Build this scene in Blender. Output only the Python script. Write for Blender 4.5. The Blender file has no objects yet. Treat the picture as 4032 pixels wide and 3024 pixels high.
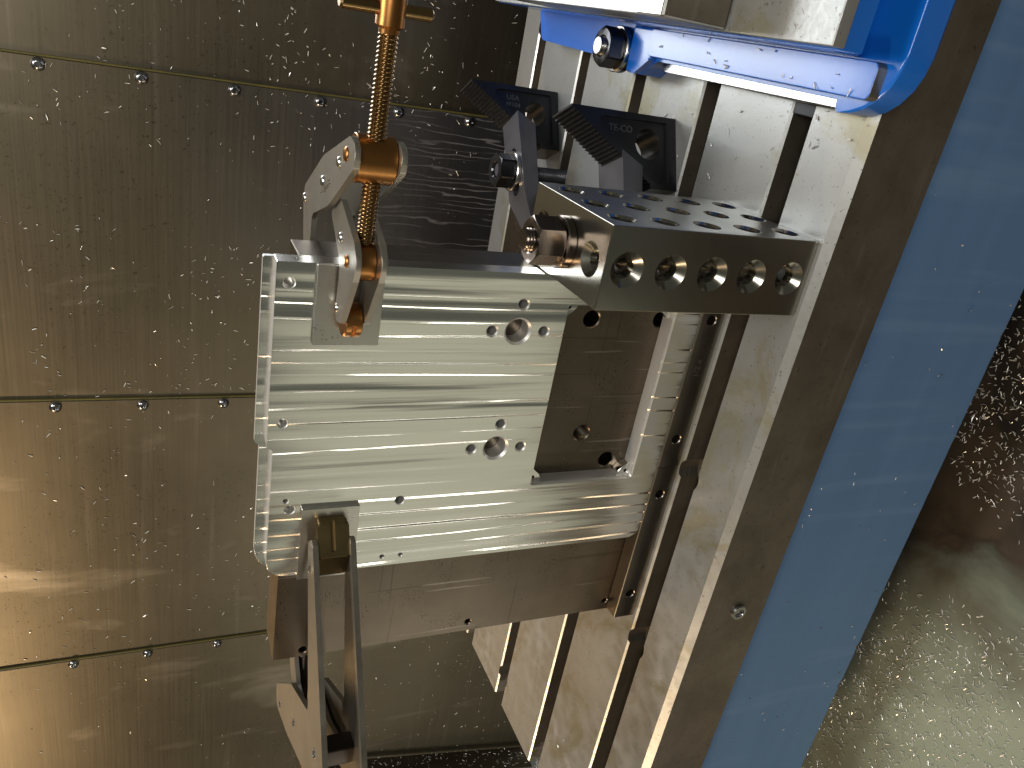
import bpy, bmesh, math, random
from mathutils import Vector, Matrix, noise
R = math.radians
S = 0.001                       # everything below is written in millimetres
scene = bpy.context.scene
COL = scene.collection
rng = random.Random(7)

# ------------------------------------------------------------------ camera
CAM = Vector((139.65, -368.67, 387.16))
yaw, pitch, roll = -0.467211, 0.433835, 0.016719
fwd = Vector((math.sin(yaw)*math.cos(pitch), math.cos(yaw)*math.cos(pitch), -math.sin(pitch)))
rgt = Vector((math.cos(yaw), -math.sin(yaw), 0))
dwn = fwd.cross(rgt)
r2 = math.cos(roll)*rgt + math.sin(roll)*dwn
d2 = -math.sin(roll)*rgt + math.cos(roll)*dwn
# the photograph lies on its side: its right is the real "down", its top the real "right"
m3 = Matrix((d2, r2, -fwd)).transposed()
cam = bpy.data.cameras.new('camera')
cam.sensor_fit = 'HORIZONTAL'; cam.sensor_width = 36.0; cam.lens = 36.0*3100.0/4032.0
cam.clip_start = 0.01; cam.clip_end = 30
camo = bpy.data.objects.new('camera', cam); COL.objects.link(camo)
camo.matrix_world = Matrix.Translation(CAM*S) @ m3.to_4x4()
scene.camera = camo

# ------------------------------------------------------------------ world and lamps
w = bpy.data.worlds.new('World'); scene.world = w; w.use_nodes = True
bg = w.node_tree.nodes['Background']
bg.inputs[0].default_value = (0.88, 0.90, 0.74, 1); bg.inputs[1].default_value = 0.07

def area(name, loc, target, sx, sy, power, col, spread=180):
    l = bpy.data.lights.new(name, 'AREA'); l.shape = 'RECTANGLE'
    l.size = sx*S; l.size_y = sy*S; l.energy = power; l.color = col; l.spread = R(spread)
    o = bpy.data.objects.new(name, l); COL.objects.link(o)
    o.location = Vector(loc)*S
    o.rotation_euler = (Vector(target)-Vector(loc)).to_track_quat('-Z', 'Y').to_euler()
    return o
# cool work light at the right rear, warm lamp at upper left, daylight from the open door behind and below the camera
area('work_light', (270, 630, 480), (262, 0, 470), 290, 430, 2.5, (0.90, 0.95, 1.0))
area('warm_lamp', (-2200, -700, 1200), (-400, 200, 250), 320, 320, 21.0, (1.0, 0.72, 0.44))
area('door_light', (-1010, -1300, -400), (-110, 65, 170), 860, 1000, 0.78, (1.0, 0.97, 0.72))
area('streak_strip', (-1950, -1150, -380), (-110, 65, 170), 170, 800, 3.4, (1.0, 0.94, 0.82))  # added strip lamp, only there to draw bright lines on the milled plate
area('ceiling_light', (150, -100, 1500), (-50, 200, 0), 450, 300, 8.5, (1.0, 0.96, 0.90))
area('room_light', (450, -1300, 1150), (-60, 50, 50), 700, 450, 8.0, (1.0, 0.96, 0.90))

scene.view_settings.view_transform = 'Standard'; scene.view_settings.look = 'None'
scene.view_settings.exposure = 0.26; scene.view_settings.gamma = 1.0
scene.view_settings.use_curve_mapping = False
scene.render.engine = 'CYCLES'
scene.cycles.use_denoising = True
scene.cycles.max_bounces = 5; scene.cycles.diffuse_bounces = 2; scene.cycles.glossy_bounces = 4; scene.cycles.caustics_reflective = False
scene.cycles.sample_clamp_indirect = 6.0

# ------------------------------------------------------------------ material helpers
class NT:
    def __init__(s, name):
        s.m = bpy.data.materials.new(name); s.m.use_nodes = True
        s.t = s.m.node_tree; s.b = s.t.nodes['Principled BSDF']
    def n(s, kind, **kw):
        x = s.t.nodes.new(kind)
        for k, v in kw.items():
            if hasattr(x, k): setattr(x, k, v)
            else: x.inputs[k.replace('_', ' ')].default_value = v
        return x
    def l(s, a, b): s.t.links.new(a, b)
    def coord(s, scale=(1, 1, 1), world=False, rot=(0, 0, 0)):
        mp = s.n('ShaderNodeMapping'); mp.inputs['Scale'].default_value = scale; mp.inputs['Rotation'].default_value = rot
        if world: s.l(s.n('ShaderNodeNewGeometry').outputs['Position'], mp.inputs[0])
        else: s.l(s.n('ShaderNodeTexCoord').outputs['Object'], mp.inputs[0])
        return mp.outputs[0]
    def noise(s, vec, scale=5, detail=4, rough=.55, dist=0):
        x = s.n('ShaderNodeTexNoise'); s.l(vec, x.inputs['Vector'])
        x.inputs['Scale'].default_value = scale; x.inputs['Detail'].default_value = detail
        x.inputs['Roughness'].default_value = rough; x.inputs['Distortion'].default_value = dist
        return x.outputs['Fac']
    def ramp(s, fac, stops, interp='LINEAR'):
        x = s.n('ShaderNodeValToRGB'); x.color_ramp.interpolation = interp
        e = x.color_ramp.elements
        while len(e) > len(stops): e.remove(e[-1])
        while len(e) < len(stops): e.new(1)
        for k, (p, c) in enumerate(stops):
            e[k].position = p
            e[k].color = (c, c, c, 1) if isinstance(c, (int, float)) else (*c, 1)
        s.l(fac, x.inputs[0]); return x.outputs[0]
    def math(s, op, a, b=None, c=None, clamp=False):
        x = s.n('ShaderNodeMath', operation=op); x.use_clamp = clamp
        for i, v in enumerate((a, b, c)):
            if v is None: continue
            if isinstance(v, (int, float)): x.inputs[i].default_value = v
            else: s.l(v, x.inputs[i])
        return x.outputs[0]
    def mix(s, fac, a, b):
        x = s.n('ShaderNodeMix', data_type='RGBA')
        for i, v in ((0, fac), (6, a), (7, b)):
            if isinstance(v, (int, float)): x.inputs[i].default_value = v if i == 0 else (v, v, v, 1)
            elif isinstance(v, tuple): x.inputs[i].default_value = (*v, 1)
            else: s.l(v, x.inputs[i])
        return x.outputs[2]
    def bump(s, h, strength=.2, dist=.0005, normal=None):
        x = s.n('ShaderNodeBump'); x.inputs['Strength'].default_value = strength
        x.inputs['Distance'].default_value = dist; s.l(h, x.inputs['Height'])
        if normal is not None: s.l(normal, x.inputs['Normal'])
        return x.outputs[0]
    def set(s, **kw):
        for k, v in kw.items():
            i = s.b.inputs[{'col': 'Base Color', 'rough': 'Roughness', 'metal': 'Metallic', 'nor': 'Normal', 'coat': 'Coat Weight',
                            'coatr': 'Coat Roughness', 'aniso': 'Anisotropic', 'spec': 'Specular IOR Level', 'anirot': 'Anisotropic Rotation'}[k]]
            if isinstance(v, (int, float)): i.default_value = v
            elif isinstance(v, tuple): i.default_value = (*v, 1)
            else: s.l(v, i)
        return s.m

def metal(name, c1, c2, rough=(.25, .4), scale=60, metal=1.0, bump=.05, bev=0, stretch=(1, 1, 1), pits=0, pitcol=(.03, .025, .02), scratch=0):
    t = NT(name); v = t.coord(stretch)
    a = t.noise(v, scale, 6, .6); b = t.noise(t.coord((1, 1, 1)), scale*.22, 4, .6, .3)
    col = t.mix(t.ramp(b, [(.32, 0), (.68, 1)]), c1, c2)
    if pits:
        p = t.noise(t.coord((1, 1, 1)), 700, 2, .5); q = t.noise(t.coord((1, 1, 1)), 45, 3, .5)
        pm = t.math('MULTIPLY', t.ramp(p, [(.60, 0), (.66, 1)]), t.ramp(q, [(.48, 0), (.62, 1)]))
        col = t.mix(t.math('MULTIPLY', pm, pits), col, pitcol)
    if scratch:
        for k, (sc, rt) in enumerate((((260, 260, 5), (0, R(12), 0)), ((5, 5, 330), (0, R(-20), 0)), ((190, 190, 7), (0, R(55), 0)))):
            q = t.noise(t.coord(sc, False, rt), 1, 2, .5)
            col = t.mix(t.math('MULTIPLY', t.ramp(q, [(.68, 0), (.71, 1)]), scratch), col, pitcol if k < 2 else (.6, .55, .48))
    ro = t.math('MULTIPLY_ADD', a, rough[1]-rough[0], rough[0])
    nb = t.bump(a, bump, .0006)
    return t.set(col=col, rough=ro, metal=metal, nor=nb)

def build_mats():
    M = {}
    # --- milled aluminium: side by side cutter passes, each leaning a hair differently
    t = NT('milled_aluminium')
    sep = t.n('ShaderNodeSeparateXYZ'); t.l(t.n('ShaderNodeTexCoord').outputs['Object'], sep.inputs[0])
    xw = t.math('MULTIPLY_ADD', t.noise(t.coord((16, 0, 1.2)), 1.0, 2, .5), 3.0, t.math('MULTIPLY', sep.outputs[0], 1/0.0105))
    fr = t.math('FRACT', xw)
    n1 = t.noise(t.coord((105, 0, 2.2)), 1.0, 3, .55); n2 = t.noise(t.coord((420, 0, 9)), 1.0, 3, .6)
    pulse = t.ramp(fr, [(0, 1), (.09, 1), (.13, 0), (.97, 0), (1, 1)])
    wn = t.n('ShaderNodeTexWhiteNoise', noise_dimensions='1D'); t.l(t.math('FLOOR', xw), wn.inputs['W'])
    pulse = t.math('MULTIPLY', pulse, t.math('MULTIPLY_ADD', wn.outputs['Value'], -.42, -.05))
    mask = t.ramp(t.noise(t.coord((95, 0, 7)), 1.0, 2, .5), [(.34, 0), (.52, 1)])
    sl = t.math('ADD', t.math('MULTIPLY', t.math('SUBTRACT', n1, .5), .55), t.math('MULTIPLY', t.math('SUBTRACT', n2, .5), .10))
    sl = t.math('ADD', sl, t.math('MULTIPLY', t.math('MULTIPLY', pulse, mask), 1.0))
    tilt = t.n('ShaderNodeCombineXYZ'); t.l(sl, tilt.inputs[0])
    t.l(t.math('MULTIPLY', t.math('SUBTRACT', t.noise(t.coord((60, 0, 4)), 1.3, 2, .5), .5), .12), tilt.inputs[2])
    va = t.n('ShaderNodeVectorMath', operation='ADD'); t.l(t.n('ShaderNodeNewGeometry').outputs['Normal'], va.inputs[0]); t.l(tilt.outputs[0], va.inputs[1])
    vn = t.n('ShaderNodeVectorMath', operation='NORMALIZE'); t.l(va.outputs[0], vn.inputs[0])
    M['alu'] = t.set(col=(.90, .89, .85), rough=t.math('MULTIPLY_ADD', n2, .14, .13), metal=1.0, nor=vn.outputs[0])
    M['alu_side'] = metal('side_milled_aluminium', (.88, .87, .84), (.80, .79, .75), (.30, .45), 120, .65, .05, 0)
    M['alu_plain'] = metal('aluminium_shim', (.72, .70, .66), (.60, .57, .52), (.22, .38), 80, 1, .06, .4, pits=.5)
    # --- ground table top with dried coolant
    t = NT('ground_table_steel')
    v = t.coord(world=True)
    big = t.noise(v, 7, 4, .6, .2); cell = t.n('ShaderNodeTexVoronoi', feature='SMOOTH_F1'); cell.inputs['Scale'].default_value = 75
    wv = t.n('ShaderNodeVectorMath', operation='ADD'); t.l(v, wv.inputs[0])
    nz = t.n('ShaderNodeTexNoise'); nz.inputs['Scale'].default_value = 40; t.l(v, nz.inputs['Vector'])
    sc = t.n('ShaderNodeVectorMath', operation='SCALE'); sc.inputs['Scale'].default_value = .02; t.l(nz.outputs['Color'], sc.inputs[0]); t.l(sc.outputs[0], wv.inputs[1])
    t.l(wv.outputs[0], cell.inputs['Vector'])
    sx = t.n('ShaderNodeSeparateXYZ'); t.l(v, sx.inputs[0])
    left = t.math('MULTIPLY', t.math('SUBTRACT', -.12, sx.outputs[0]), 4.0, clamp=True)
    residue = t.math('MULTIPLY', t.ramp(cell.outputs['Distance'], [(.25, 0), (.75, 1)]), t.math('MULTIPLY', left, t.ramp(big, [(.40, .2), (.62, 1)])))
    fine = t.noise(v, 300, 5, .6)
    col = t.mix(t.ramp(big, [(.35, 0), (.7, 1)]), (.47, .48, .475), (.37, .375, .36))
    col = t.mix(t.math('MULTIPLY', residue, .75), col, (.80, .79, .74))
    stain = t.math('MULTIPLY', t.ramp(t.noise(v, 13, 5, .65, .8), [(.53, 0), (.64, 1)]), .75)
    col = t.mix(stain, col, (.34, .315, .20))
    spk = t.math('MULTIPLY', t.ramp(t.noise(v, 420, 2, .5), [(.66, 0), (.70, 1)]), .6)
    col = t.mix(spk, col, (.12, .10, .08))
    ro = t.math('ADD', t.math('MULTIPLY_ADD', fine, .18, .24), t.math('MULTIPLY', residue, .25))
    M['table_top'] = t.set(col=col, rough=ro, metal=.6, nor=t.bump(fine, .08, .0005))
    # --- table sides: pitted iron, their dark reflection put into the colour
    t = NT('table_side_iron'); v = t.coord(world=True)
    a = t.noise(v, 220, 6, .7); b = t.noise(v, 22, 5, .65, .3); c = t.noise(t.coord((14, 14, 160), True), 1, 4, .6)
    col = t.mix(t.ramp(b, [(.35, 0), (.7, 1)]), (.155, .132, .102), (.098, .082, .062))
    col = t.mix(t.math('MULTIPLY', t.ramp(a, [(.60, 0), (.70, 1)]), .7), col, (.03, .02, .015))
    col = t.mix(t.math('MULTIPLY', t.ramp(c, [(.58, 0), (.72, 1)]), .25), col, (.26, .24, .21))
    M['table_side'] = t.set(col=col, rough=t.math('MULTIPLY_ADD', a, .25, .36), metal=.55, nor=t.bump(a, .18, .0007))
    # --- wall sheets: horizontally brushed stainless with runs of dried coolant
    t = NT('brushed_wall_sheet'); v = t.coord(world=True)
    br = t.noise(t.coord((5, 5, 420), True), 1, 4, .7); br2 = t.noise(t.coord((2.2, 2, 55), True), 1, 3, .6)
    sp = t.noise(v, 260, 3, .6); bl = t.noise(v, 5, 4, .6)
    col = t.mix(t.ramp(bl, [(.3, 0), (.7, 1)]), (.205, .175, .122), (.15, .13, .092))
    col = t.mix(t.math('MULTIPLY', t.ramp(br2, [(.60, 0), (.78, 1)]), .16), col, (.52, .48, .42))
    dk = t.math('MULTIPLY', t.ramp(sp, [(.62, 0), (.70, 1)]), t.ramp(bl, [(.42, 0), (.6, .8)]))
    col = t.mix(dk, col, (.06, .05, .035))
    sx = t.n('ShaderNodeSeparateXYZ'); t.l(v, sx.inputs[0])
    mx = t.math('MULTIPLY', t.math('LESS_THAN', sx.outputs[0], .024), t.ramp(t.math('MULTIPLY_ADD', sx.outputs[0], 2.2, .62), [(0, 0), (.25, 1)]))
    mz = t.ramp(t.math('MULTIPLY_ADD', sx.outputs[2], 1.6, .38), [(.42, 1), (.98, 0)])
    wet = t.math('MULTIPLY', mx, mz)
    col = t.mix(t.math('MULTIPLY', wet, .65), col, (.19, .20, .235))
    dr = t.n('ShaderNodeTexWave', wave_type='BANDS', bands_direction='X'); dr.inputs['Scale'].default_value = 36
    dr.inputs['Distortion'].default_value = 16; dr.inputs['Detail'].default_value = 3; dr.inputs['Detail Scale'].default_value = .9
    dr.inputs['Detail Roughness'].default_value = .6
    t.l(t.coord((1, 1, .16), True), dr.inputs['Vector'])
    dl = t.math('MULTIPLY', t.ramp(dr.outputs['Fac'], [(.88, 0), (.98, 1)]), t.ramp(t.noise(t.coord((60, 60, 7), True), 1, 2, .5), [(.36, 0), (.5, 1)]))
    mz2 = t.ramp(t.math('MULTIPLY_ADD', sx.outputs[2], 3.2, .5), [(.3, 1), (.98, 0)])
    dl = t.math('MULTIPLY', dl, t.math('MULTIPLY', mx, mz2))
    col = t.mix(t.math('MULTIPLY', dl, .8), col, (.55, .54, .56))
    sm = t.ramp(t.noise(t.coord((9, 9, 3), True, (0, R(35), 0)), 1, 4, .6, .5), [(.57, 0), (.72, .45)])
    col = t.mix(sm, col, (.52, .46, .37))
    ro = t.math('ADD', t.math('MULTIPLY_ADD', br, .22, .30), t.math('MULTIPLY', dl, .3))
    h = t.math('ADD', br, t.math('MULTIPLY', dl, .6))
    M['wall'] = t.set(col=col, rough=ro, metal=.92, nor=t.bump(h, .055, .0006), aniso=.35)
    M['wiper'] = metal('wiper_rubber', (.15, .12, .025), (.085, .075, .018), (.5, .7), 90, 0, .2, 0)
    M['bolt'] = metal('bolt_steel', (.42, .42, .43), (.30, .30, .32), (.15, .28), 90, 1, .05, 0)
    # --- tool steels
    M['angle'] = metal('angle_plate_steel', (.185, .152, .118), (.14, .115, .088), (.30, .44), 70, 1, .06, .4, pits=.85, scratch=.28)
    M['bar'] = metal('support_bar_steel', (.34, .31, .265), (.26, .235, .20), (.26, .40), 70, 1, .05, 0, pits=.4)
    M['block'] = metal('hardened_block_steel', (.46, .44, .39), (.38, .36, .31), (.17, .24), 60, 1, .03, .4, (1, 1, 3))
    M['block_wet'] = metal('coolant_wet_block_steel', (.50, .49, .45), (.40, .39, .35), (.32, .46), 40, 1, .05, 0)
    M['nutdark'] = metal('oiled_nut_steel', (.25, .21, .18), (.17, .14, .12), (.16, .28), 60, 1, .04, 0)
    M['black'] = metal('black_oxide_steel', (.040, .042, .046), (.028, .029, .032), (.26, .40), 120, .6, .08, 0)
    M['black_worn'] = metal('worn_black_steel', (.17, .17, .19), (.12, .12, .135), (.30, .42), 100, .6, .05, 0)
    M['blacknut'] = metal('glossy_black_nut', (.05, .05, .055), (.035, .035, .04), (.12, .22), 90, .8, .03, 0)
    M['bright'] = metal('bright_steel', (.68, .67, .64), (.56, .55, .52), (.14, .26), 90, 1, .03, 0)
    M['link'] = metal('plated_clamp_steel', (.40, .375, .325), (.33, .305, .26), (.36, .52), 80, .85, .06, 0, pits=.35)
    M['linkdark'] = metal('cut_edge_steel', (.30, .275, .225), (.21, .19, .155), (.35, .55), 200, .9, .25, 0)
    M['bronze'] = metal('bronze', (.42, .20, .065), (.33, .15, .045), (.28, .42), 70, 1, .06, 0)
    M['screw'] = metal('brass_plated_screw', (.36, .245, .115), (.27, .165, .07), (.18, .32), 60, 1, .05, 0)
    M['brownpad'] = metal('brown_swivel_pad', (.31, .235, .115), (.23, .17, .08), (.28, .42), 70, 1, .08, 0)
    M['thread'] = metal('dark_screw', (.06, .05, .04), (.04, .03, .025), (.3, .4), 60, .9, .05, 0)
    # --- paints
    t = NT('vise_blue_paint'); v = t.coord(world=True)
    ch = t.ramp(t.noise(v, 55, 6, .7, .4), [(.70, 0), (.72, 1)]); mt = t.noise(v, 30, 4, .6)
    col = t.mix(mt, (.004, .135, .62), (.006, .165, .70)); col = t.mix(ch, col, (.12, .085, .06))
    t.b.inputs['Coat IOR'].default_value = 1.5
    M['vise'] = t.set(col=col, rough=t.math('MULTIPLY_ADD', ch, .2, .24), metal=0.0, nor=t.bump(t.noise(v, 180, 3, .5), .06, .0006), coat=1.0, coatr=.16)
    t = NT('base_blue_paint'); v = t.coord(world=True)
    a = t.noise(t.coord((3, 3, 55), True), 1, 3, .6); st = t.noise(t.coord((55, 3, 4), True), 1, 3, .5)
    col = t.mix(t.ramp(a, [(.3, 0), (.7, 1)]), (.105, .205, .385), (.118, .225, .42))
    col = t.mix(t.math('MULTIPLY', t.ramp(st, [(.54, 0), (.70, 1)]), .3), col, (.20, .32, .53))
    spk = t.ramp(t.noise(v, 150, 2, .5), [(.74, 0), (.76, 1)]); col = t.mix(spk, col, (.10, .06, .04))
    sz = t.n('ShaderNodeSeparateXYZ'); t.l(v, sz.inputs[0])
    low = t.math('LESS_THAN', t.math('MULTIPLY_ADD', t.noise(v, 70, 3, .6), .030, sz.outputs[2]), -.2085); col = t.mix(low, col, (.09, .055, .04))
    M['base'] = t.set(col=col, rough=t.math('MULTIPLY_ADD', st, .2, .46), spec=.3, metal=0.0, nor=t.bump(t.noise(v, 260, 4, .6), .10, .0006))
    # --- floor pan under the table: wet steel, swarf
    t = NT('wet_floor_pan'); v = t.coord(world=True)
    a = t.noise(v, 9, 4, .6, .8); b = t.noise(v, 60, 5, .65)
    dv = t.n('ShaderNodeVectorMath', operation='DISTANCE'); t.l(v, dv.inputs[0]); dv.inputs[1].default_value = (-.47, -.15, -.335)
    sheen = t.ramp(t.math('ADD', dv.outputs['Value'], t.math('MULTIPLY', a, .25)), [(.24, 1), (.42, 0)])      # pale green coolant reflection painted into the colour, shade around it near black
    dark_pan = t.mix(t.ramp(a, [(.42, 0), (.62, 1)]), (.028, .025, .022), (.075, .055, .036))
    col = t.mix(t.math('MULTIPLY', sheen, .9), dark_pan, (.46, .52, .40))
    M['floor'] = t.set(col=col, rough=t.mix(sheen, t.ramp(a, [(.3, .25), (.7, .5)]), .3), metal=.1, nor=t.bump(b, .10, .0015))
    M['chip'] = metal('aluminium_swarf', (.92, .91, .87), (.80, .78, .71), (.2, .36), 90, .4, .05, 0)
    M['ink'] = NT('marker_ink').set(col=(.07, .055, .045), rough=.6)
    M['worn_letter'] = metal('worn_raised_letter', (.17, .17, .175), (.11, .11, .115), (.35, .5), 200, .6, .1, 0)
    return M
M = build_mats()

# ------------------------------------------------------------------ mesh helpers
ORG = {}
def link(o, parent=None, org=Vector((0, 0, 0))):
    COL.objects.link(o); ORG[o.name] = Vector(org)
    if parent is not None: o.parent = parent
    return o
def thing(name, label, cat, base, group=None, kind=None):
    o = bpy.data.objects.new(name, None); o.empty_display_size = .02
    o.location = Vector(base)*S; link(o, None, base)
    o['label'] = label; o['category'] = cat
    if group: o['group'] = group
    if kind: o['kind'] = kind
    return o
def tag(o, label, cat, group=None, kind=None):
    o['label'] = label; o['category'] = cat
    if group: o['group'] = group
    if kind: o['kind'] = kind
    return o
def obj(name, bm, mats, parent=None, base=None, smooth=35, data=None):
    """bm is written in world millimetres; it becomes ONE mesh object"""
    org = ORG[parent.name] if parent is not None else Vector(base if base is not None else (0, 0, 0))
    me = bpy.data.meshes.new(name)
    bmesh.ops.recalc_face_normals(bm, faces=bm.faces)
    for v in bm.verts: v.co = (v.co-org)*S
    if smooth:
        for f in bm.faces: f.smooth = True
    bm.to_mesh(me); bm.free()
    if smooth: me.set_sharp_from_angle(angle=R(smooth))
    for m in (mats if isinstance(mats, (list, tuple)) else [mats]): me.materials.append(M[m])
    o = bpy.data.objects.new(name, me); link(o, parent, org)
    if smooth:
        wn = o.modifiers.new('weighted_normal', 'WEIGHTED_NORMAL'); wn.keep_sharp = True; wn.weight = 100
    if parent is None: o.location = org*S
    return o

def box(bm, x0, x1, y0, y1, z0, z1, bev=0, seg=2, mat=0):
    r = bmesh.ops.create_cube(bm, size=1)
    vs = r['verts']
    for v in vs: v.co = Vector(((x0+x1)/2+v.co.x*(x1-x0), (y0+y1)/2+v.co.y*(y1-y0), (z0+z1)/2+v.co.z*(z1-z0)))
    fs = list({f for v in vs for f in v.link_faces}); es = list({e for v in vs for e in v.link_edges})
    for f in fs: f.material_index = mat
    if bev: bmesh.ops.bevel(bm, geom=es, offset=bev, segments=seg, affect='EDGES', profile=.5)
    return bm
def prism(bm, poly, a, b, fn, bev=0, seg=2, mat=0):
    """poly: 2-D outline; fn(u,v,d) -> world point; extruded from depth a to b"""
    v0 = [bm.verts.new(fn(u, v, a)) for u, v in poly]; v1 = [bm.verts.new(fn(u, v, b)) for u, v in poly]
    n = len(poly); fs = [bm.faces.new(v0[::-1]), bm.faces.new(v1)]
    for i in range(n): fs.append(bm.faces.new((v0[i], v0[(i+1) % n], v1[(i+1) % n], v1[i])))
    for f in fs: f.material_index = mat
    if bev:
        es = [e for f in fs[:2] for e in f.edges]
        bmesh.ops.bevel(bm, geom=list(set(es)), offset=bev, segments=seg, affect='EDGES', profile=.5)
    return fs
XY = lambda u, v, d: Vector((u, v, d))
XZ = lambda u, v, d: Vector((u, d, v))
YZ = lambda u, v, d: Vector((d, u, v))
def frame(axis):
    a = Vector(axis).normalized(); t = Vector((0, 0, 1)) if abs(a.z) < .9 else Vector((1, 0, 0))
    u = t.cross(a).normalized(); return a, u, a.cross(u)
def lathe(bm, prof, org, axis, n=32, caps=True, mat=0, phase=0, rfun=None):
    """prof: (distance along axis, radius) from one end to the other"""
    a, u, v = frame(axis); org = Vector(org); rings = []
    for t, r in prof:
        ring = []
        for k in range(n):
            th = phase+2*math.pi*k/n; rr = rfun(th, t, r) if rfun else r
            ring.append(bm.verts.new(org+a*t+(u*math.cos(th)+v*math.sin(th))*rr))
        rings.append(ring)
    fs = []
    for i in range(len(rings)-1):
        for k in range(n):
            fs.append(bm.faces.new((rings[i][k], rings[i][(k+1) % n], rings[i+1][(k+1) % n], rings[i+1][k])))
    if caps: fs.append(bm.faces.new(rings[0][::-1])); fs.append(bm.faces.new(rings[-1]))
    for f in fs: f.material_index = mat
    return fs
def thread(bm, p0, p1, r, pitch, depth, n=20, chamfer=1.0):
    p0 = Vector(p0); p1 = Vector(p1); L = (p1-p0).length; a, u, v = frame(p1-p0)
    m = int(L/pitch*6); rings = []
    for i in range(m+1):
        t = L*i/m; ring = []
        for k in range(n):
            th = 2*math.pi*k/n; q = (t/pitch-k/n) % 1
            prof = 1-abs(q*2-1)                       # 0..1..0
            prof = min(1, max(0, prof*1.5-.2))
            rr = r-depth*(1-prof)
            e = min(t, L-t)
            if e < chamfer: rr = min(rr, r-depth*1.2*(1-e/chamfer))
            ring.append(bm.verts.new(p0+a*t+(u*math.cos(th)+v*math.sin(th))*rr))
        rings.append(ring)
    for i in range(m):
        for k in range(n): bm.faces.new((rings[i][k], rings[i][(k+1) % n], rings[i+1][(k+1) % n], rings[i+1][k]))
    bm.faces.new(rings[0][::-1]); bm.faces.new(rings[-1])
def hexnut(bm, org, axis, rc, h, bore, rot=0, both=True, n=72):
    """chamfered hexagon of corner radius rc with a bored, chamfered hole"""
    af = rc*math.cos(math.pi/6); rch = af*.985
    def hx(th):
        q = ((th+rot) % (math.pi/3))-math.pi/6
        return af/math.cos(q)
    a, u, v = frame(axis); org = Vector(org)
    rows = []
    def row(f): rows.append([f(2*math.pi*k/n) for k in range(n)])
    bc = bore+1.3
    row(lambda th: (1.3, bore)); row(lambda th: (0, bc)); row(lambda th: (0, rch if both else hx(th)))
    if both: row(lambda th: ((hx(th)-rch)*.6, hx(th)))
    row(lambda th: (h-(hx(th)-rch)*.6, hx(th))); row(lambda th: (h, rch)); row(lambda th: (h, bc)); row(lambda th: (h-1.3, bore))
    vr = [[bm.verts.new(org+a*t+(u*math.cos(2*math.pi*k/n)+v*math.sin(2*math.pi*k/n))*r) for k, (t, r) in enumerate(rw)] for rw in rows]
    vr.append(vr[0])
    for i in range(len(vr)-1):
        for k in range(n): bm.faces.new((vr[i][k], vr[i][(k+1) % n], vr[i+1][(k+1) % n], vr[i+1][k]))
def join(bms):
    """several disjoint bmeshes -> one"""
    out = bmesh.new()
    for c in bms:
        bmesh.ops.recalc_face_normals(c, faces=c.faces)
        m = bpy.data.meshes.new('j'); c.to_mesh(m); c.free(); out.from_mesh(m); bpy.data.meshes.remove(m)
    return out
def cut(bm, *groups):
    """exact boolean difference of bm with groups of cutter bmeshes (disjoint inside a group)"""
    cutters = [join(g) for g in groups]
    me = bpy.data.meshes.new('tmp'); bmesh.ops.recalc_face_normals(bm, faces=bm.faces); bm.to_mesh(me); bm.free()
    o = bpy.data.objects.new('tmp', me); COL.objects.link(o); temps = [o]
    for c in cutters:
        mc = bpy.data.meshes.new('tmpc'); c.to_mesh(mc); c.free()
        oc = bpy.data.objects.new('tmpc', mc); COL.objects.link(oc); temps.append(oc)
        md = o.modifiers.new('b', 'BOOLEAN'); md.operation = 'DIFFERENCE'; md.solver = 'EXACT'; md.object = oc
    dg = bpy.context.evaluated_depsgraph_get(); dg.update()
    res = bpy.data.meshes.new_from_object(o.evaluated_get(dg))
    out = bmesh.new(); out.from_mesh(res)
    for t in temps:
        d = t.data; bpy.data.objects.remove(t); bpy.data.meshes.remove(d)
    bpy.data.meshes.remove(res)
    return out
def cyl(p, axis, r, a, b, n=28, cs=0, csr=0, cs2=0):
    """a through-cutter; cs/csr: countersink depth and rim radius at end a (cs2 at end b)"""
    bm = bmesh.new(); e = .6
    pr = []
    if csr:
        k = (csr-r)/cs; pr += [(a-e, csr+k*e), (a+cs, r)]
    else: pr += [(a-e, r)]
    if cs2: k = (csr-r)/cs2; pr += [(b-cs2, r), (b+e, csr+k*e)]
    else: pr += [(b+e, r)]
    lathe(bm, pr, p, axis, n); return bm
def roundpoly(pts, n=6):
    """pts: (x, y, radius) -> outline with rounded corners"""
    out = []; m = len(pts)
    for i in range(m):
        p = Vector(pts[i][:2]); r = pts[i][2] if len(pts[i]) > 2 else 0
        if r <= 0: out.append(tuple(p)); continue
        a = (Vector(pts[i-1][:2])-p).normalized(); b = (Vector(pts[(i+1) % m][:2])-p).normalized()
        ang = a.angle(b); d = r/math.tan(ang/2); c = p+(a+b).normalized()*(r/math.sin(ang/2))
        s = p+a*d-c; e = p+b*d-c
        a0 = math.atan2(s.y, s.x); a1 = math.atan2(e.y, e.x); da = (a1-a0+math.pi) % (2*math.pi)-math.pi
        for k in range(n+1):
            t = a0+da*k/n; out.append((c.x+r*math.cos(t), c.y+r*math.sin(t)))
    return out
def text_mesh(body, size, depth):
    c = bpy.data.curves.new('t', 'FONT'); c.body = body; c.size = size; c.extrude = depth; c.align_x = 'CENTER'; c.align_y = 'CENTER'; c.resolution_u = 3
    o = bpy.data.objects.new('t', c); COL.objects.link(o)
    dg = bpy.context.evaluated_depsgraph_get(); dg.update()
    me = bpy.data.meshes.new_from_object(o.evaluated_get(dg)); bm = bmesh.new(); bm.from_mesh(me)
    bpy.data.objects.remove(o); bpy.data.curves.remove(c); bpy.data.meshes.remove(me)
    return bm
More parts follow.
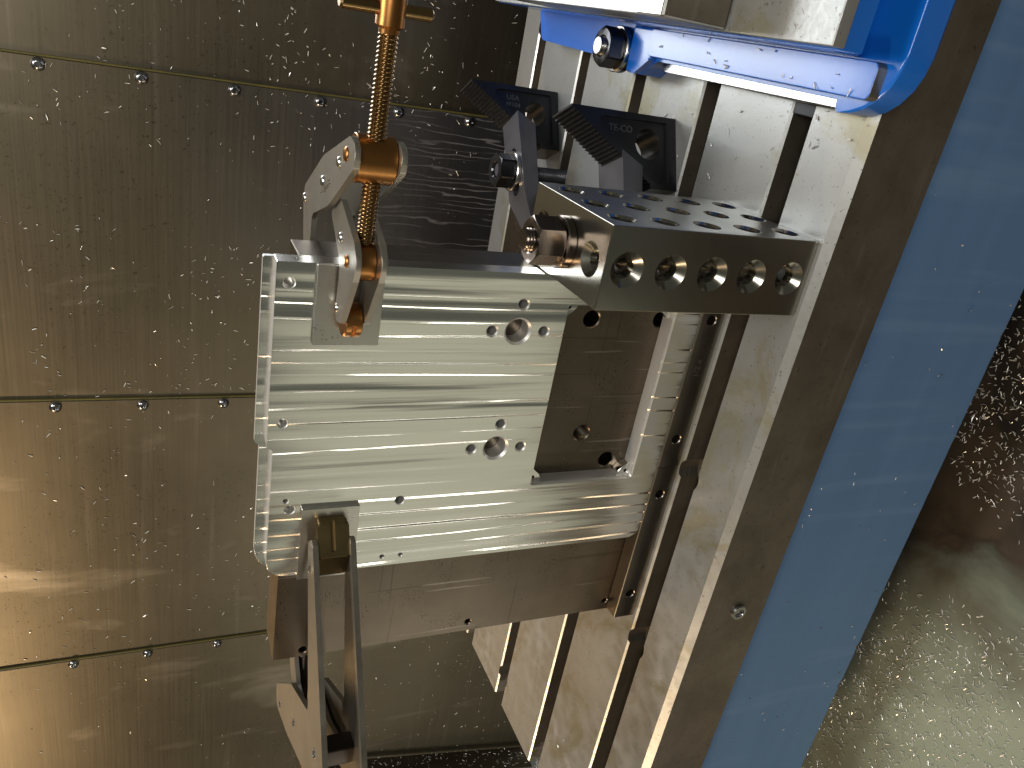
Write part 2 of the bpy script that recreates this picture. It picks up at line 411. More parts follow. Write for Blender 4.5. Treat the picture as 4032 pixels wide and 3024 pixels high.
def rivet(name, p, axis, r, h, mat, parent):
    bm = bmesh.new(); lathe(bm, [(-1, r), (h*.35, r), (h*.8, r*.8), (h, r*.45)], p, axis, 18); return obj(name, bm, mat, parent)

# ================================================================== the setting
# ---- floor pan
bm = bmesh.new(); bmesh.ops.create_grid(bm, x_segments=90, y_segments=60, size=1)
for v in bm.verts:
    v.co = Vector((-250+v.co.x*800, 30+v.co.y*630, 0))
    v.co.z = -335+9*noise.noise(v.co*.006)+3*noise.noise(v.co*.02)
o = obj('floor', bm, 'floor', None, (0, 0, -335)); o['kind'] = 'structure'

# ---- mill table
table = thing('mill_table', 'grey cast iron mill table with five T-slots running its length', 'table', (-54, 250, -212))
SL = [50.0, 150.4, 253.0, 358.0, 461.3]; SW = 9.6
prof = [(-8.5, -66), (-8.5, -5), (-3.0, 0)]
for c in SL:
    prof += [(c-SW-.9, 0), (c-SW, -1.0), (c-SW, -19), (c-16, -19), (c-16, -33), (c+16, -33), (c+16, -19), (c+SW, -19), (c+SW, -1.6), (c+SW+1.6, 0)]
prof += [(511, 0), (513, -2), (513, -66)]
bm = bmesh.new()
prism(bm, prof, -608, 520, YZ)
cs = []
for x, y in ((-155, 50), (-330, 50), (143, 461.3), (-572, 253), (-60, 253)):
    cs.append(cyl((x, y, 0), (0, 0, 1), 12.6, -18, 3, 28))
bm = cut(bm, cs)
bmesh.ops.recalc_face_normals(bm, faces=bm.faces); bm.normal_update()
for f in bm.faces: f.material_index = 0 if f.normal.z > .35 and f.calc_center_median().z > -3.5 else 1
obj('table_top', bm, ['table_top', 'table_side'], table, smooth=25)
bm = bmesh.new()
poly = [(0, -66.3), (0, -219), (2, -223), (30, -225), (230, -330), (400, -330), (480, -214), (508, -212), (508, -66.3)]
prism(bm, poly, -606, 518, YZ)
obj('painted_base', bm, 'base', table)
bm = bmesh.new(); lathe(bm, [(0, 7.2), (2.2, 7.2), (3.2, 6.2), (3.2, 4.2), (1.4, 3.6)], (-248.7, -8.2, -38), (0, -1, 0), 28)
obj('plug_screw', bm, 'bolt', table)

# ---- wall panels behind the table, each lapping over its right neighbour
def wall_panel(label, x0, x1, y, bolts, bx, wiper=True):
    t = thing('wall_panel', label, 'panel', ((x0+x1)/2, y, -340), 'wall sheets behind the table')
    b = bmesh.new(); box(b, x0, x1, y, y+2.0, -340, 900, .5, 1); sh = obj('sheet', b, 'wall', t)
    if wiper:
        b = bmesh.new(); box(b, x1+.1, x1+2.6, y+1.0, y+4.4, -340, 900, .5, 1); obj('wiper_strip', b, 'wiper', t)
    for z in bolts:
        b = bmesh.new()
        lathe(b, [(0, 7.2), (1.2, 7.2), (2.8, 6.3), (4.2, 4.3), (4.4, 3.0), (4.4, 2.7), (2.2, 2.6)], (bx, y, z), (0, -1, 0), 24)
        obj('button_bolt', b, 'bolt', sh)
    return t
wall_panel('dark wall sheet strewn with chips behind the gold T-handle, uppermost in the picture', 20, 700, 664, [], 0, False)
wall_panel('wall sheet streaked with dried coolant behind the gold screw clamp', -392, 21.5, 659.5, [488, 388, 289, 189, 89, -9], 22-8)
wall_panel('wall sheet between two yellow seams, with the brightest warm glow at the picture edge', -827, -391, 655, [494, 393, 292, 192], -391-8)
wall_panel('lowest wall sheet in the picture, greenish, behind the bare steel clamp', -1420, -825.5, 650.5, [494, 393, 292, 191], -825.5-6)
bm = bmesh.new()
vs = [bm.verts.new(p) for p in ((-1150, 646, 140), (-1245, 646, -335), (-1250, 600, -335), (-1155, 600, 140))]
f = bm.faces.new(vs); ex = bmesh.ops.extrude_face_region(bm, geom=[f])
for v in [g for g in ex['geom'] if isinstance(g, bmesh.types.BMVert)]: v.co.x -= 3
bmesh.ops.subdivide_edges(bm, edges=bm.edges[:], cuts=3)
tag(obj('chip_deflector', bm, 'wall', None, (-1245, 200, -335)), 'dark narrow sheet strewn with chips at the bottom picture edge, past the table end', 'panel')

# ================================================================== fixture: angle plate, bars, workpiece
AX0, AX1, AY0, AY1, AZ = -311.3, -1.0, 78.4, 111.5, 306.5
ap = thing('angle_plate', 'brown steel angle plate standing behind the aluminium plate', 'angle plate', (-156, 230, 0))
bm = bmesh.new()
prism(bm, [(AY0, 0), (390, 0), (390, 36), (AY1+6, 36), (AY1+1.8, 37.8), (AY1, 42), (AY1, AZ), (AY0, AZ)], AX0, AX1, YZ, .5, 1)
cs = []
for x, z, r in ((-36, 103, 6.2), (-35, 44.5, 6.2), (-128.3, 89, 6.4), (-153.5, 61, 6.2), (-301.8, 23.7, 2.4), (-301.8, 153.3, 2.4), (-305, 284.8, 2.9)):
    cs.append(cyl((x, AY0, z), (0, 1, 0), r, 0, 26, 28, .8, r+.8))
bm = cut(bm, cs); apb = obj('plate_body', bm, 'angle', ap)
# threads seen in the open tapped hole
bm = bmesh.new(); lathe(bm, [(t*1.0, 6.35-(.75 if k % 2 else 0)) for k, t in enumerate(range(1, 24))], (-128.3, AY0, 89), (0, 1, 0), 28, caps=False)
obj('tapped_thread', bm, 'angle', apb)

def bar(label, x0, x1, holes):
    b = bmesh.new(); box(b, x0, x1, 64.0, 78.2, .1, 20.3, .5, 1)
    b = cut(b, [cyl((x, 64, 10.5), (0, 1, 0), 3.9, 0, 11, 24, .6, 4.5) for x in holes])
    return tag(obj('support_bar', b, 'bar', None, ((x0+x1)/2, 71, 0)), label, 'bar', 'steel bars under the aluminium plate')
b1 = bar('steel support bar whose bare end sticks out past the aluminium plate', -309.4, -155.4, (-283.7, -181.4))
b2 = bar('steel support bar running from the bar joint to the drilled block', -155.2, -.6, (-129.7, -29.4))
bm = text_mesh('1/2 x', 7.5, .05)
for v in bm.verts: v.co = Vector((-68+v.co.x, 63.9-v.co.z, 10.5+v.co.y))
for v in bm.verts: v.co.x += (v.co.z-10.5)*.1
obj('handwriting', bm, 'ink', b2)

# ---- aluminium workpiece
pl = thing('aluminium_plate', 'large bright milled aluminium plate with holes and a rectangular window', 'plate', (-111, 72, 20.4))
X0 = -222.5
out = roundpoly([(X0, 20.4, 9), (-.3, 20.4, 1), (-.3, 321, .5), (-121, 321, 2.5), (-122.5, 317.3, 1.5), (X0, 317.3, 13)], 7)
bm = bmesh.new(); prism(bm, out, 65, 78.2, XZ, .6, 2)
cs = []
for x in (-40.5, -129.4):
    cs.append(cyl((x, 65, 165.2), (0, 1, 0), 8.2, 0, 14, 40, 1.5, 9.8))
for x, z in ((-21.6, 164.7), (-40.5, 183.7), (-40.3, 146.1), (-110.3, 164.6), (-129.3, 183.7), (-129.3, 145.9)):
    cs.append(cyl((x, 65, z), (0, 1, 0), 3.4, 0, 14, 28, 1.0, 4.4))
for x, z, r in ((-167.4, 230.5, 3.2), (-12.8, 313.5, 3.2), (-103.7, 312.5, 3.0), (-168.2, 304.5, 3.2), (-161.2, 307.3, 1.6), (-214.6, 238, 1.5), (-214.6, 224.4, 1.4)):
    cs.append(cyl((x, 65, z), (0, 1, 0), r, 0, 14, 24, .5, r+.5))
wb = bmesh.new(); prism(wb, roundpoly([(-162.3, 43.5, 2.2), (-21.5, 43.5, 2.2), (-21.5, 130.3, 2.2), (-162.3, 130.3, 2.2)], 5), 63, 80, XZ); cs.append(wb)
wb = bmesh.new(); prism(wb, roundpoly([(-163.6, 42.2, 3), (-20.2, 42.2, 3), (-20.2, 131.6, 3), (-163.6, 131.6, 3)], 5), 63, 66.6, XZ); c2 = [wb]
hb = cyl((-.3, 71.6, 309), (-1, 0, 0), 2.0, 0, 8, 20); c2.append(hb)
bm = cut(bm, cs, c2)
def two_finish(bm):
    bm.normal_update()
    for f in bm.faces: f.material_index = 0 if abs(f.normal.y) > .8 or (f.normal.x > .8 and f.calc_center_median().x > -3) else 1
    return bm
plb = obj('plate_body', two_finish(bm), ['alu', 'alu_side'], pl)
bm = bmesh.new()
prism(bm, roundpoly([(X0-.3, 300, 0), (-.5, 300, 0), (-.5, 327.2, .6), (-121.5, 327.2, 3), (-123.5, 324.2, 2), (X0-.3, 324.2, 19)], 8), 74.2, 78.1, XZ, .7, 2)
obj('raised_lip', two_finish(bm), ['alu', 'alu_side'], pl)
for x, z, sx, sz in ((-159.6, 127.6, 1, -1), (-24.2, 127.6, -1, -1), (-159.6, 46.2, 1, 1), (-24.2, 46.2, -1, 1)):
    b = bmesh.new()
    prism(b, roundpoly([(x-2.6*sx, z-2.6*sz, 0), (x+8.5*sx, z-2.6*sz, 1.5), (x+3.4*sx, z+3.4*sz, 4.0), (x-2.6*sx, z+8.5*sz, 1.5)], 5), 70.2, 78.1, XZ, .3, 1)
    b = cut(b, [cyl((x, 70.2, z), (0, 1, 0), 1.5, 0, 9, 16)])
    obj('corner_boss', b, 'alu', plb)

# ---- shims under the clamp pads
for label, x0, x1, z0, z1 in (('grey aluminium shim pad under the gold screw clamp', -49.8, -.6, 259.2, 298.8),
                              ('grey aluminium shim pad under the clamp with the brown slotted pad', -224.0, -167.0, 258.8, 297.0)):
    b = bmesh.new(); box(b, x0, x1, 61.9, 64.9, z0, z1, .25, 1)
    tag(obj('shim_pad', b, 'alu_plain', None, ((x0+x1)/2, 63, z0)), label, 'shim', 'shims under the clamps')

# ================================================================== 2-4-6 block with its stud
blk = thing('setup_block', 'drilled steel setup block standing on end at the table edge', 'setup block', (25.4, 50.8, 0))
bm = bmesh.new(); box(bm, .1, 50.8, 0, 101.6, 0.05, 152.4, .9, 2)
cs = []
for z in (15.4, 45.9, 76.2, 106.7, 137.1): cs.append(cyl((25.4, 0, z), (0, 1, 0), 6.6, 0, 101.6, 40, 4.2, 10.9, 4.2))
c1 = []
for y in (17.6, 50.8, 84): c1.append(cyl((25.4, y, 152.4), (0, 0, -1), 6.6, 0, 152.4, 40, 4.2, 10.6, 4.2))
c2 = []
for y in (17.8, 50.8, 83.8):
    for z in (13, 44.5, 76, 107, 136.8): c2.append(cyl((.1, y, z), (1, 0, 0), 7.6, 0, 50.7, 32, 1.5, 9.0, 1.5))
bm = cut(bm, cs, c1, c2); bm.normal_update()
for f in bm.faces: f.material_index = 1 if f.normal.x > .9 else 0
obj('block_body', bm, ['block', 'block_wet'], blk)

def stud_set(label, x, y, z0, wr, wt, nr, nh, br, top, nutmat, studmat, rot, zbot, washers=1, washermat=None):
    t = thing('clamp_stud', label, 'stud', (x, y, zbot), 'studs with nuts')
    b = bmesh.new(); thread(b, (x, y, zbot), (x, y, top), br, 1.9, .8, 24, 2.0); obj('threaded_stud', b, studmat, t)
    zz = z0
    for k in range(washers):
        b = bmesh.new(); lathe(b, [(0, br+.6), (0, wr-.4), (.5, wr), (wt-.7, wr), (wt, wr-.8), (wt, br+.6), (0, br+.6)], (x, y, zz), (0, 0, 1), 48, caps=False); obj('washer', b, (washermat if k == washers-1 else None) or nutmat, t); zz += wt+.05
    b = bmesh.new(); hexnut(b, (x, y, zz), (0, 0, 1), nr, nh, br+.1, rot); obj('hex_nut', b, nutmat, t)
    return t
stud_set('dark oily hex nut and washer on top of the drilled block', 25.4, 50.8, 152.45, 16.2, 5.5, 15.0, 18.5, 7.2, 181.5, 'nutdark', 'nutdark', .35, -30)

# ================================================================== step blocks and strap clamps
def step_block(label, A, ang, Lb, lines, size):
    A = Vector((*A, 0)); d = Vector((math.cos(R(ang)), math.sin(R(ang)), 0)); nb = Vector((-d.y, d.x, 0)); T = 31.0
    fn = lambda u, v, dd: A+d*u+nb*dd+Vector((0, 0, v))
    t = thing('step_block', label, 'step block', tuple(A+d*Lb/2+nb*T/2), 'black step blocks')
    z1 = 95.0; dx, dz = 2.25, 2.92
    poly = [(0, .1), (Lb, .1), (Lb, z1)]
    u, v = Lb-1.6, z1; poly.append((u, v))
    while v-dz > 12 and u-dx > .5:
        poly += [(u-.45, v-dz)]; v -= dz
        poly += [(u-dx, v+.35)]; u -= dx
    poly += [(0, v)]
    b = bmesh.new(); prism(b, poly, 0, T, fn)
    rec = bmesh.new()
    prism(rec, roundpoly([(5, 7.5, 2), (Lb-4.5, 7.5, 3), (Lb-5.5, 70, 4), (Lb-12, 70, 4), (8.5, 27, 4), (5, 20, 3)], 4), -1, 3.2, fn)
    hc = bmesh.new(); lathe(hc, [(-2, 12), (T+2, 12)], tuple(A+d*36+Vector((0, 0, 24.5))), tuple(nb), 40)
    b = cut(b, [rec], [hc]); sb = obj('block_body', b, 'black', t, smooth=30)
    n = len(lines)
    for k, (s, sz) in enumerate(lines):
        tb = text_mesh(s, sz, .35)
        off = (n-1)/2-k
        for q in tb.verts:
            x, y, z = q.co
            q.co = A+d*(45.5+off*7.2+y)+Vector((0, 0, 50-x))-nb*(-3.0+z)
        obj('raised_lettering', tb, 'worn_letter', sb)
    return t
step_block('black serrated step block stamped USA, farther from the drilled block', (32.5, 372.5), 28.4, 60.5, [('USA', 7.4), ('49104', 6.6)], 7)
step_block('black serrated step block nearest the drilled block, larger in view', (42.9, 160.3), 26.5, 58.0, [('TE-CO', 7.4)], 7)

def strap(label, heel, ang, z0, z1, slope, L, mats):
    d = Vector((math.cos(R(ang)), math.sin(R(ang)), 0)); nv = Vector((-d.y, d.x, 0)); H = Vector((*heel, 0)); W = 18.2
    base = H+d*L/2; base.z = z0
    t = thing('strap_clamp', label, 'clamp', tuple(base), 'strap clamps on the table')
    b = bmesh.new()
    # cross-section along the length, heel cut to the step slope, nose ramped down
    top = [(0, z1), (L*.73, z1), (L, z1-8.5), (L, z1-11.5)]; bot = [(L, z0), (slope, z0)]
    pr = top+bot
    def side(sgn):
        out = []
        for u, z in pr:
            wv = W if u < L*.74 else 11.0
            out.append(b.verts.new(H+d*u+nv*(wv*sgn)+Vector((0, 0, z))))
        return out
    a, c = side(-1), side(1)
    b.faces.new(a); b.faces.new(c[::-1])
    # the bottom run needs the widening vertex too
    for i in range(len(pr)): b.faces.new((a[i], c[i], c[(i+1) % len(pr)], a[(i+1) % len(pr)]))
    bmesh.ops.triangulate(b, faces=[f for f in b.faces if len(f.verts) > 4])
    hc = bmesh.new()
    sl = [(33+7.6-7.6*math.cos(k*math.pi/8-math.pi/2+math.pi/2), 0) for k in range(1)]
    pts = []
    for k in range(9):
        q = math.pi/2+math.pi*k/8; pts.append((39.5+7.6*math.cos(q), 7.6*math.sin(q)))
    for k in range(9):
        q = -math.pi/2+math.pi*k/8; pts.append((73+7.6*math.cos(q), 7.6*math.sin(q)))
    prism(hc, pts, z0-3, z1+3, lambda u, v, dd: H+d*u+nv*v+Vector((0, 0, dd)))
    b = cut(b, [hc]); obj('strap_body', b, mats, t, smooth=30)
    return t
strap('dark steel strap clamp with a black nut and slot, heel on the USA step block', (55.3, 387.2), 180+35.5, 36, 54, 12, 112, 'black_worn')
strap('dark steel strap clamp half hidden behind the drilled block', (60.0, 188.0), 180+27.5, 33, 51, 11, 112, 'black_worn')
stud_set('black nut and washer on the stud of the slotted strap clamp', 9.5, 357.5, 54.1, 19.2, 4.2, 17.0, 16, 7.0, 72.0, 'blacknut', 'black_worn', .2, -28, 1, 'bright')  # bright washer: its white reflection is put into the colour

# ================================================================== vise
vz = thing('milling_vise', 'bright blue milling vise with steel bed and jaw', 'vise', (240, 190, 0))
bm = bmesh.new()
fl = roundpoly([(135.6, 200, 0), (135.6, 3, 0), (127, 3, 1), (127, -35, 36), (360, -35, 0), (360, 436, 0), (160, 436, 12), (131.5, 420, 10), (129, 300, 0), (129, 281, 3), (146, 278, 0),
                (150, 266, 8), (150, 244, 8), (144, 236, 0), (121.5, 236, 3), (121.5, 221, 4), (128, 212, 4)], 6)
prism(bm, fl, .1, 20, XY, 1.6, 3); flange = obj('base_flange', bm, 'vise', vz)
bm = bmesh.new(); prism(bm, roundpoly([(121.5, 236, 3), (121.5, 222, 3), (134, 203, 2), (157, 203, 0), (157, 236, 0)], 4), 18, 26.5, XY, 2.5, 3); obj('clamp_boss', bm, 'vise', flange)
bm = bmesh.new(); prism(bm, roundpoly([(136.2, 207, 4), (136.2, -25, 4), (156.3, -25, 4), (156.3, 207, 1)], 4), 18.5, 27, XY, .8, 2); 
for f in bm.faces: f.normal_update()
for f in bm.faces: f.material_index = 1 if abs(f.normal.z) < .5 else 0
obj('raised_pad', bm, ['vise', 'linkdark'], flange)
bm = bmesh.new(); prism(bm, roundpoly([(127.6, 198, 4), (127.6, 3.2, 0), (135.4, 3.2, 0), (135.4, 204, 2)], 4), .2, 14.5, XY, 1.8, 3); obj('machined_ledge', bm, 'bright', flange)
bm = bmesh.new()
prism(bm, [(-2, 19), (-6, 26), (-10, 40), (-12, 50), (-34.5, 51.5), (-34.5, 69), (428, 69), (428, 19)], 157.2, 360, YZ, .8, 2); obj('vise_body', bm, 'vise', vz)
bm = bmesh.new(); box(bm, 157.8, 360, -35.2, 427, 64.5, 73, .9, 2); obj('bed_way', bm, 'table_top', vz)
bm = bmesh.new(); box(bm, 158.4, 355, 55, 300, 73.1, 120, 1.2, 2); jaw = obj('jaw', bm, 'table_top', vz)
bm = bmesh.new(); box(bm, 159.2, 354, 52, 79, 118, 121.0, .5, 1); obj('jaw_plate', bm, 'bright', jaw)
bm = bmesh.new(); box(bm, 160, 354, 54.2, 55.4, 74, 117.6, .2, 1); obj('jaw_face', bm, 'table_side', jaw)  # dark jaw front, its dim reflection put into the colour
stud_set('black hex nut clamping the blue vise to the table', 137, 254, 20.1, 18.2, 4.2, 16.2, 14.0, 7.4, 46.5, 'blacknut', 'bright', .45, -28, 2, 'bright')  # upper washer coloured bright in place of the light it reflects
bm = bmesh.new(); box(bm, 119.5, 170, 40.8, 61.5, -14, -1.2, 1.0, 2)
tag(obj('slot_key', bm, 'black', None, (140, 51, -14)), 'small black key in the table slot nearest the edge, at the blue vise', 'key')

# ================================================================== cantilever clamp on the right (A)
def plates(name, poly, zs, th, mat, parent, holes=(), bev=.5, edge=None):
    out = []
    for z in zs:
        b = bmesh.new(); prism(b, poly, z, z+th, XY, bev, 2)
        out.append(obj(name, b, mat, parent))
    return out
ZC = 279.0
ca = thing('screw_clamp', 'cantilever clamp with gold threaded screw and T-handle, bronze pivots', 'clamp', (40, 80, ZC-14), 'cantilever clamps')
th = 3.3
front = roundpoly([(23, 92, 2), (36.5, 69, 3), (23, 30, 6), (14, 20.5, 8), (2.6, 25.5, 6), (-29, 45, 4), (-31.5, 57.5, 4), (-24.5, 60.5, 4), (2, 56.5, 14)], 6)
fl_ = plates('front_link', front, (ZC-5.3-th, ZC+5.3), th, 'link', ca)
rear = roundpoly([(75.8, 37.7, 5), (73, 23.5, 7), (61, 26.5, 4), (29.5, 78, 3), (13, 122, 6), (-34, 124, 3), (-34, 140, 5), (-8, 146, 4), (15, 154.5, 5), (24, 151.5, 5), (53.4, 100, 6)], 6)
rl_ = plates('rear_link', rear, (ZC-10.4-th, ZC+10.4), th, 'link', ca)
for nm, p, r, L in (('rear_trunnion', (64.5, 42), 12.5, 10.3), ('front_trunnion', (9.5, 41.5), 10.5, 5.2)):
    b = bmesh.new(); lathe(b, [(-L, r-.5), (-L+.5, r), (L-.5, r), (L, r-.5)], (*p, ZC), (0, 0, 1), 40); obj(nm, b, 'bronze', ca)
for p, m, z, r in (((65.7, 42.3), 'bronze', ZC+10.4+th, 3.9), ((58.4, 57.5), 'bright', ZC+10.4+th, 3.0), ((39.4, 96), 'bright', ZC+10.4+th, 3.2), ((16.2, 149), 'bright', ZC+10.4+th, 3.2),
                   ((16.7, 60.5), 'bright', ZC+5.3+th, 3.0), ((8.9, 42), 'bronze', ZC+5.3+th, 3.6), ((-23.0, 55), 'bright', ZC+5.3+th, 2.7)):
    rivet('rivet', (*p, z), (0, 0, 1), r, 1.6, m, (rl_ if z > ZC+12 else fl_)[1])
b = bmesh.new(); thread(b, (20.5, 41.7, ZC), (126.5, 36.3, ZC), 5.0, 2.15, .75, 22, 1.2); scr = obj('clamp_screw', b, 'screw', ca)
b = bmesh.new(); lathe(b, [(0, 3.7), (9, 3.7), (10, 3.2)], (24, 41.6, ZC), (-1, .05, 0), 24); obj('screw_tip', b, 'screw', scr)
b = bmesh.new(); lathe(b, [(0, 5.0), (2, 5.2), (3.5, 7), (18, 7.2), (20, 6)], (125.5, 36.4, ZC), (1, -.04, 0), 32); head = obj('screw_head', b, 'bronze', ca)
bd = Vector((-.02, -.10, 1)).normalized(); bc = Vector((136.3, 36.2, ZC+.5))
b = bmesh.new(); lathe(b, [(-22, 2.2), (-21, 3.2), (24, 3.2), (25, 2.2)], tuple(bc), tuple(bd), 24); obj('handle_bar', b, 'screw', head)
# half-round swivel pad with its slot, pressing on the shim
def pad(parent, c, r, half, mat, nrm_ang):
    d = Vector((math.cos(R(nrm_ang)), math.sin(R(nrm_ang)), 0))
    b = bmesh.new(); lathe(b, [(-half, r-.8), (-half+.8, r), (half-.8, r), (half, r-.8)], tuple(c), (0, 0, 1), 36)
    k = bmesh.new(); box(k, c[0]-40, c[0]+40, 61.7, 62+40, c[2]-40, c[2]+40)
    s = bmesh.new(); p = Vector(c)+d*r
    a, u, v = frame(d)
    prism(s, [(-1.3, -40), (1.3, -40), (1.3, 40), (-1.3, 40)], -2.4, 5, lambda uu, vv, dd: p+d*dd+Vector((-d.y, d.x, 0))*vv+Vector((0, 0, uu)))
    b = cut(b, [k], [s]); return obj('swivel_pad', b, mat, parent)
pad(ca, (-30.5, 55.5, ZC), 10.2, 5.1, 'bronze', 232)
b = bmesh.new(); lathe(b, [(-10, 7), (10, 7)], (-28, 124, ZC), (0, 0, 1), 28); k = bmesh.new(); box(k, -60, 10, 90, 111.7, 200, 350); b = cut(b, [k]); obj('rear_pad', b, 'bronze', ca)
# scratched mark on the upper rear link
for x0, y0, x1, y1 in ((40, 80, 31, 101), (43, 76, 36, 92), (44.5, 78, 42.5, 82), (36, 87, 34, 91)):
    b = bmesh.new(); d = Vector((x1-x0, y1-y0, 0)); n_ = Vector((-d.y, d.x, 0)).normalized()*.28; z = ZC+10.4+th+.02
    vs = [b.verts.new(Vector((x0, y0, z))+n_), b.verts.new(Vector((x0, y0, z))-n_), b.verts.new(Vector((x1, y1, z))-n_), b.verts.new(Vector((x1, y1, z))+n_)]
    f = b.faces.new(vs); ex = bmesh.ops.extrude_face_region(b, geom=[f])
    for g in ex['geom']:
        if isinstance(g, bmesh.types.BMVert): g.co.z += .05
    obj('scratch_mark', b, 'bright', rl_[1])

# ================================================================== cantilever clamp on the left (B)
ZB = 277.5
cb = thing('screw_clamp', 'cantilever clamp of long bare steel links with a brown slotted pad', 'clamp', (-300, 60, ZB-14), 'cantilever clamps')
armA = roundpoly([(-180, 48.5, 5), (-300, -36.2, 6), (-322, -44, 6), (-357, 18.8, 8), (-390, 78.4, 4), (-411, 127, 7), (-393, 134, 6), (-336, 77, 6),
                  (-301, 17.5, 5), (-192, 60.3, 4)], 6)
ol_ = plates('outer_link', armA, (ZB-10.5-th, ZB+10.8), th+.3, ['link', 'linkdark'], cb)
for o in ol_:
    for f in o.data.polygons: f.material_index = 0 if abs(f.normal.z) > .6 else 1
inner = roundpoly([(-262, 124, 3), (-262, 140, 5), (-300, 141, 5), (-340, 128, 6), (-372, 90, 6), (-352, 20, 6), (-330, -8, 6), (-318, -2, 5), (-338, 40, 8), (-346, 84, 8), (-318, 120, 8)], 6)
plates('inner_link', inner, (ZB-5.3-th, ZB+5.3), th, 'link', cb)
b = bmesh.new()
prism(b, roundpoly([(-173.5, 61.6, 0), (-175, 55, 2), (-192.5, 42.5, 1.2), (-212.5, 49.5, 3), (-216, 57, 2), (-213, 61.6, 0)], 4), ZB-10.3, ZB+10.6, XY, 3.2, 3)
k = bmesh.new(); nn = Vector((.566, -.824, 0)); tt = Vector((.824, .566, 0)); p0 = Vector((-183.5, 49, ZB+.5))
prism(k, [(-7.5, -1.5), (30, -1.5), (30, 1.5), (-7.5, 1.5)], -2.6, 9, lambda u, v, d: p0+tt*u+nn*d+Vector((0, 0, v)))
b = cut(b, [k]); obj('swivel_pad', b, 'brownpad', cb)
b = bmesh.new(); box(b, -317, -302, -17, -3, ZB-10.6, ZB+10.8, 1.5, 2); obj('trunnion_block', b, 'thread', cb)
b = bmesh.new(); lathe(b, [(-10, 6.5), (10, 6.5)], (-272, 124, ZB), (0, 0, 1), 28); k = bmesh.new(); box(k, -310, -210, 90, 111.7, 200, 350); b = cut(b, [k]); obj('rear_pad', b, 'bronze', cb)
b = bmesh.new(); thread(b, (-316, 104, ZB), (-420, 100, ZB), 4.6, 2.1, .8, 20); obj('clamp_screw', b, 'thread', cb)
b = bmesh.new(); lathe(b, [(-10.4, 8.5), (10.4, 8.5)], (-392, 100, ZB), (0, 0, 1), 32); obj('rear_trunnion', b, 'bronze', cb)
for p, r in (((-395, 113), 3.0), ((-355, 57), 3.0), ((-309, -10), 3.4), ((-204, 47), 2.6)):
    b = bmesh.new(); z = ZB+10.8+th+.3
    lathe(b, [(-.5, r), (.5, r), (.9, r*.7), (.9, r*.5), (.1, r*.45)], (*p, z), (0, 0, 1), 20); obj('rivet', b, 'bolt', ol_[1])
b = bmesh.new(); lathe(b, [(0, 4.5), (9, 5), (12, 4), (13, 2)], (-402, 62, ZB+2), (-.5, -.85, 0), 24); obj('screw_head', b, 'bronze', cb)

# ================================================================== swarf
def swarf(name, n, place, lmin, lmax, label, base, w=(.7, 1.5), seed=1):
    rr = random.Random(seed); b = bmesh.new()
    for _ in range(n):
        r = place(rr)
        if r is None: continue
        p, nrm = r
        nrm = Vector(nrm); a, u, v = frame(nrm); th_ = rr.uniform(0, 6.283)
        d = u*math.cos(th_)+v*math.sin(th_); s_ = nrm.cross(d)
        tilt = rr.uniform(-.35, .35); d = (d+nrm*tilt*.6).normalized(); s_ = (s_+nrm*rr.uniform(-.8, .8)).normalized()
        L = rr.uniform(lmin, lmax)*rr.uniform(.5, 1); W = rr.uniform(*w)*.5; bend = rr.uniform(-.5, .7)*L*.5
        k = 3; prev = None
        for i in range(k+1):
            f_ = i/k-.5
            c = Vector(p)+d*(f_*L)+s_*(bend*(f_*f_-.25))+nrm*(.3+abs(W)*.7+abs(f_)*L*abs(tilt)*.5)
            q = (b.verts.new(c-s_*W*(1.1-abs(f_))), b.verts.new(c+s_*W*(1.1-abs(f_))), b.verts.new(c+nrm*.35))
            if prev:
                for j in range(3): b.faces.new((prev[j], prev[(j+1) % 3], q[(j+1) % 3], q[j]))
            prev = q
    o = obj(name, b, 'chip', None, base, smooth=0)
    o['label'] = label; o['kind'] = 'stuff'; o['category'] = 'metal chips'
    return o
def wallp(rr):
    c = rr.random()
    if c < .34: x = rr.uniform(24, 185); z = rr.uniform(-80, 430) if rr.random() < .75 else rr.uniform(0, 530)
    elif c < .44: x = rr.uniform(-60, 20); z = rr.uniform(120, 520) if rr.random() < .7 else rr.uniform(-60, 200)
    elif c < .62: x = rr.uniform(-390, -150); z = rr.uniform(230, 520)
    elif c < .78: x = rr.uniform(-820, -395); z = rr.uniform(215, 600)
    else: x = rr.uniform(-1200, -830); z = rr.uniform(-330, 560); 
    if c >= .78 and rr.random() < .55: z = rr.uniform(-330, 160)
    if noise.noise(Vector((x*.011, z*.011, 3.3))) < rr.uniform(-.35, .25): return None
    y = 664 if x > 21 else 659.5 if x > -392 else 655 if x > -826 else 650.5
    return (x, y, z), (0, -1, 0)
swarf('wall_swarf', 1150, wallp, 2.2, 8.5, 'fine bright aluminium chips stuck on the wall sheets', (-400, 655, 100), (.5, 1.5), 3)
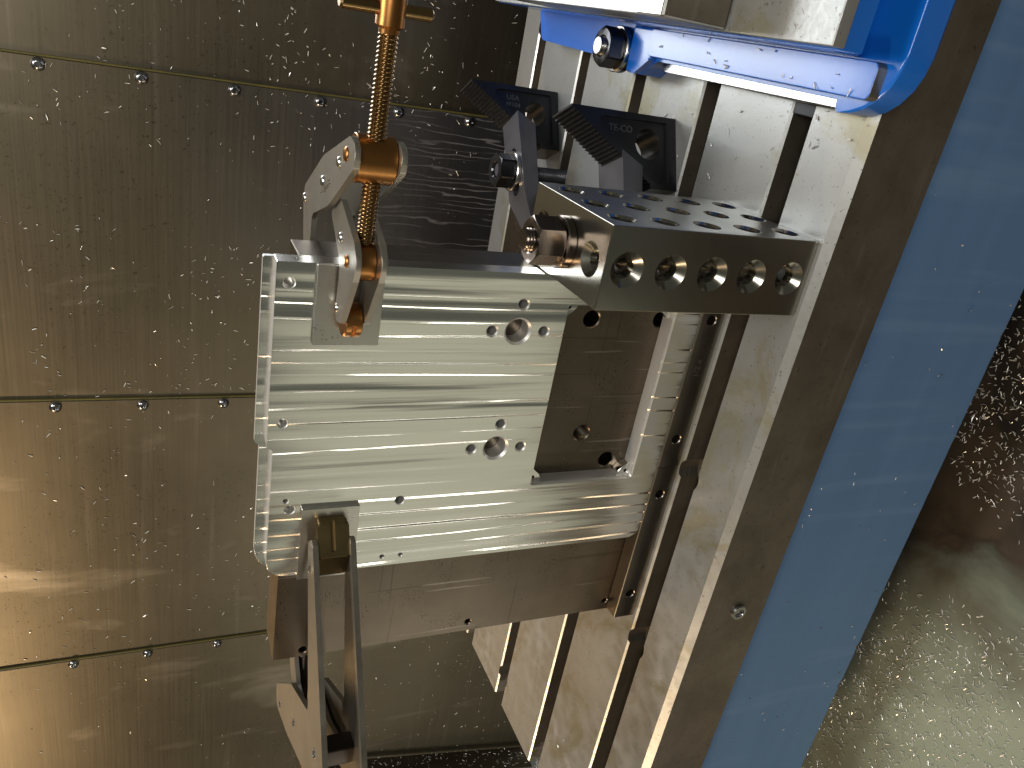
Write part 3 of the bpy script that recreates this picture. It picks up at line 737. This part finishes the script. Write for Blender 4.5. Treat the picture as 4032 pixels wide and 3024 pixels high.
def wallfine(rr):
    x, z = rr.uniform(-1200, 185), rr.uniform(-330, 560)
    if noise.noise(Vector((x*.006, z*.006, 1.7))) < -.05: return None
    y = 664 if x > 21 else 659.5 if x > -392 else 655 if x > -826 else 650.5
    return (x, y, z), (0, -1, 0)
swarf('wall_dust_swarf', 1300, wallfine, .9, 3.0, 'tiny glinting specks of aluminium on the wall sheets', (-400, 655, 100), (.4, .9), 4)
def floorp(rr):
    x, y = rr.uniform(-950, 260), rr.uniform(-330, 240)
    g = noise.noise(Vector((x*.006, y*.006, 5.1)))
    if g < rr.uniform(-.32, .2): return None
    q = Vector((x, y, 0))
    return (x, y, -335+9*noise.noise(q*.006)+3*noise.noise(q*.02)), (0, 0, 1)
swarf('floor_swarf', 30000, floorp, 2.2, 7.5, 'loose aluminium chips strewn over the floor pan', (-350, -50, -335), (.5, 1.4), 5)
def tablep(rr):
    c = rr.random()
    if c < .25: x, y = rr.uniform(60, 126), rr.uniform(2, 240)
    elif c < .4: x, y = rr.uniform(-600, -320), rr.uniform(0, 270)
    elif c < .6: return (rr.uniform(138, 155), rr.uniform(-20, 190), 27), (0, 0, 1)
    else: x, y = rr.uniform(-612, -600), rr.uniform(145, 155)
    for s_ in SL:
        if abs(y-s_) < 12: return ((x, y, -33), (0, 0, 1)) if c < .4 else (((x, y, rr.uniform(-16, -2))), (-1, 0, 0))
    return (x, y, 0), (0, 0, 1)
swarf('table_swarf', 110, tablep, 2, 6, 'few bright chips lying on the table and the vise', (0, 100, 0), (.6, 1.6), 6)
def deflp(rr):
    t = rr.random(); return (-1150-95*t+1, rr.uniform(600, 646), 140-475*t), (1, 0, .2)
swarf('deflector_swarf', 220, deflp, 2, 8, 'bright chips clinging to the slanted end sheet', (-1200, 400, -200), (.5, 1.6), 8)
def basep(rr):
    return (rr.uniform(-480, 150), -.1, rr.uniform(-215, -75)), (0, -1, 0)
swarf('base_swarf', 45, basep, 1.2, 4, 'few tiny chips stuck on the blue painted base', (-150, -5, -150), (.5, 1.3), 9)
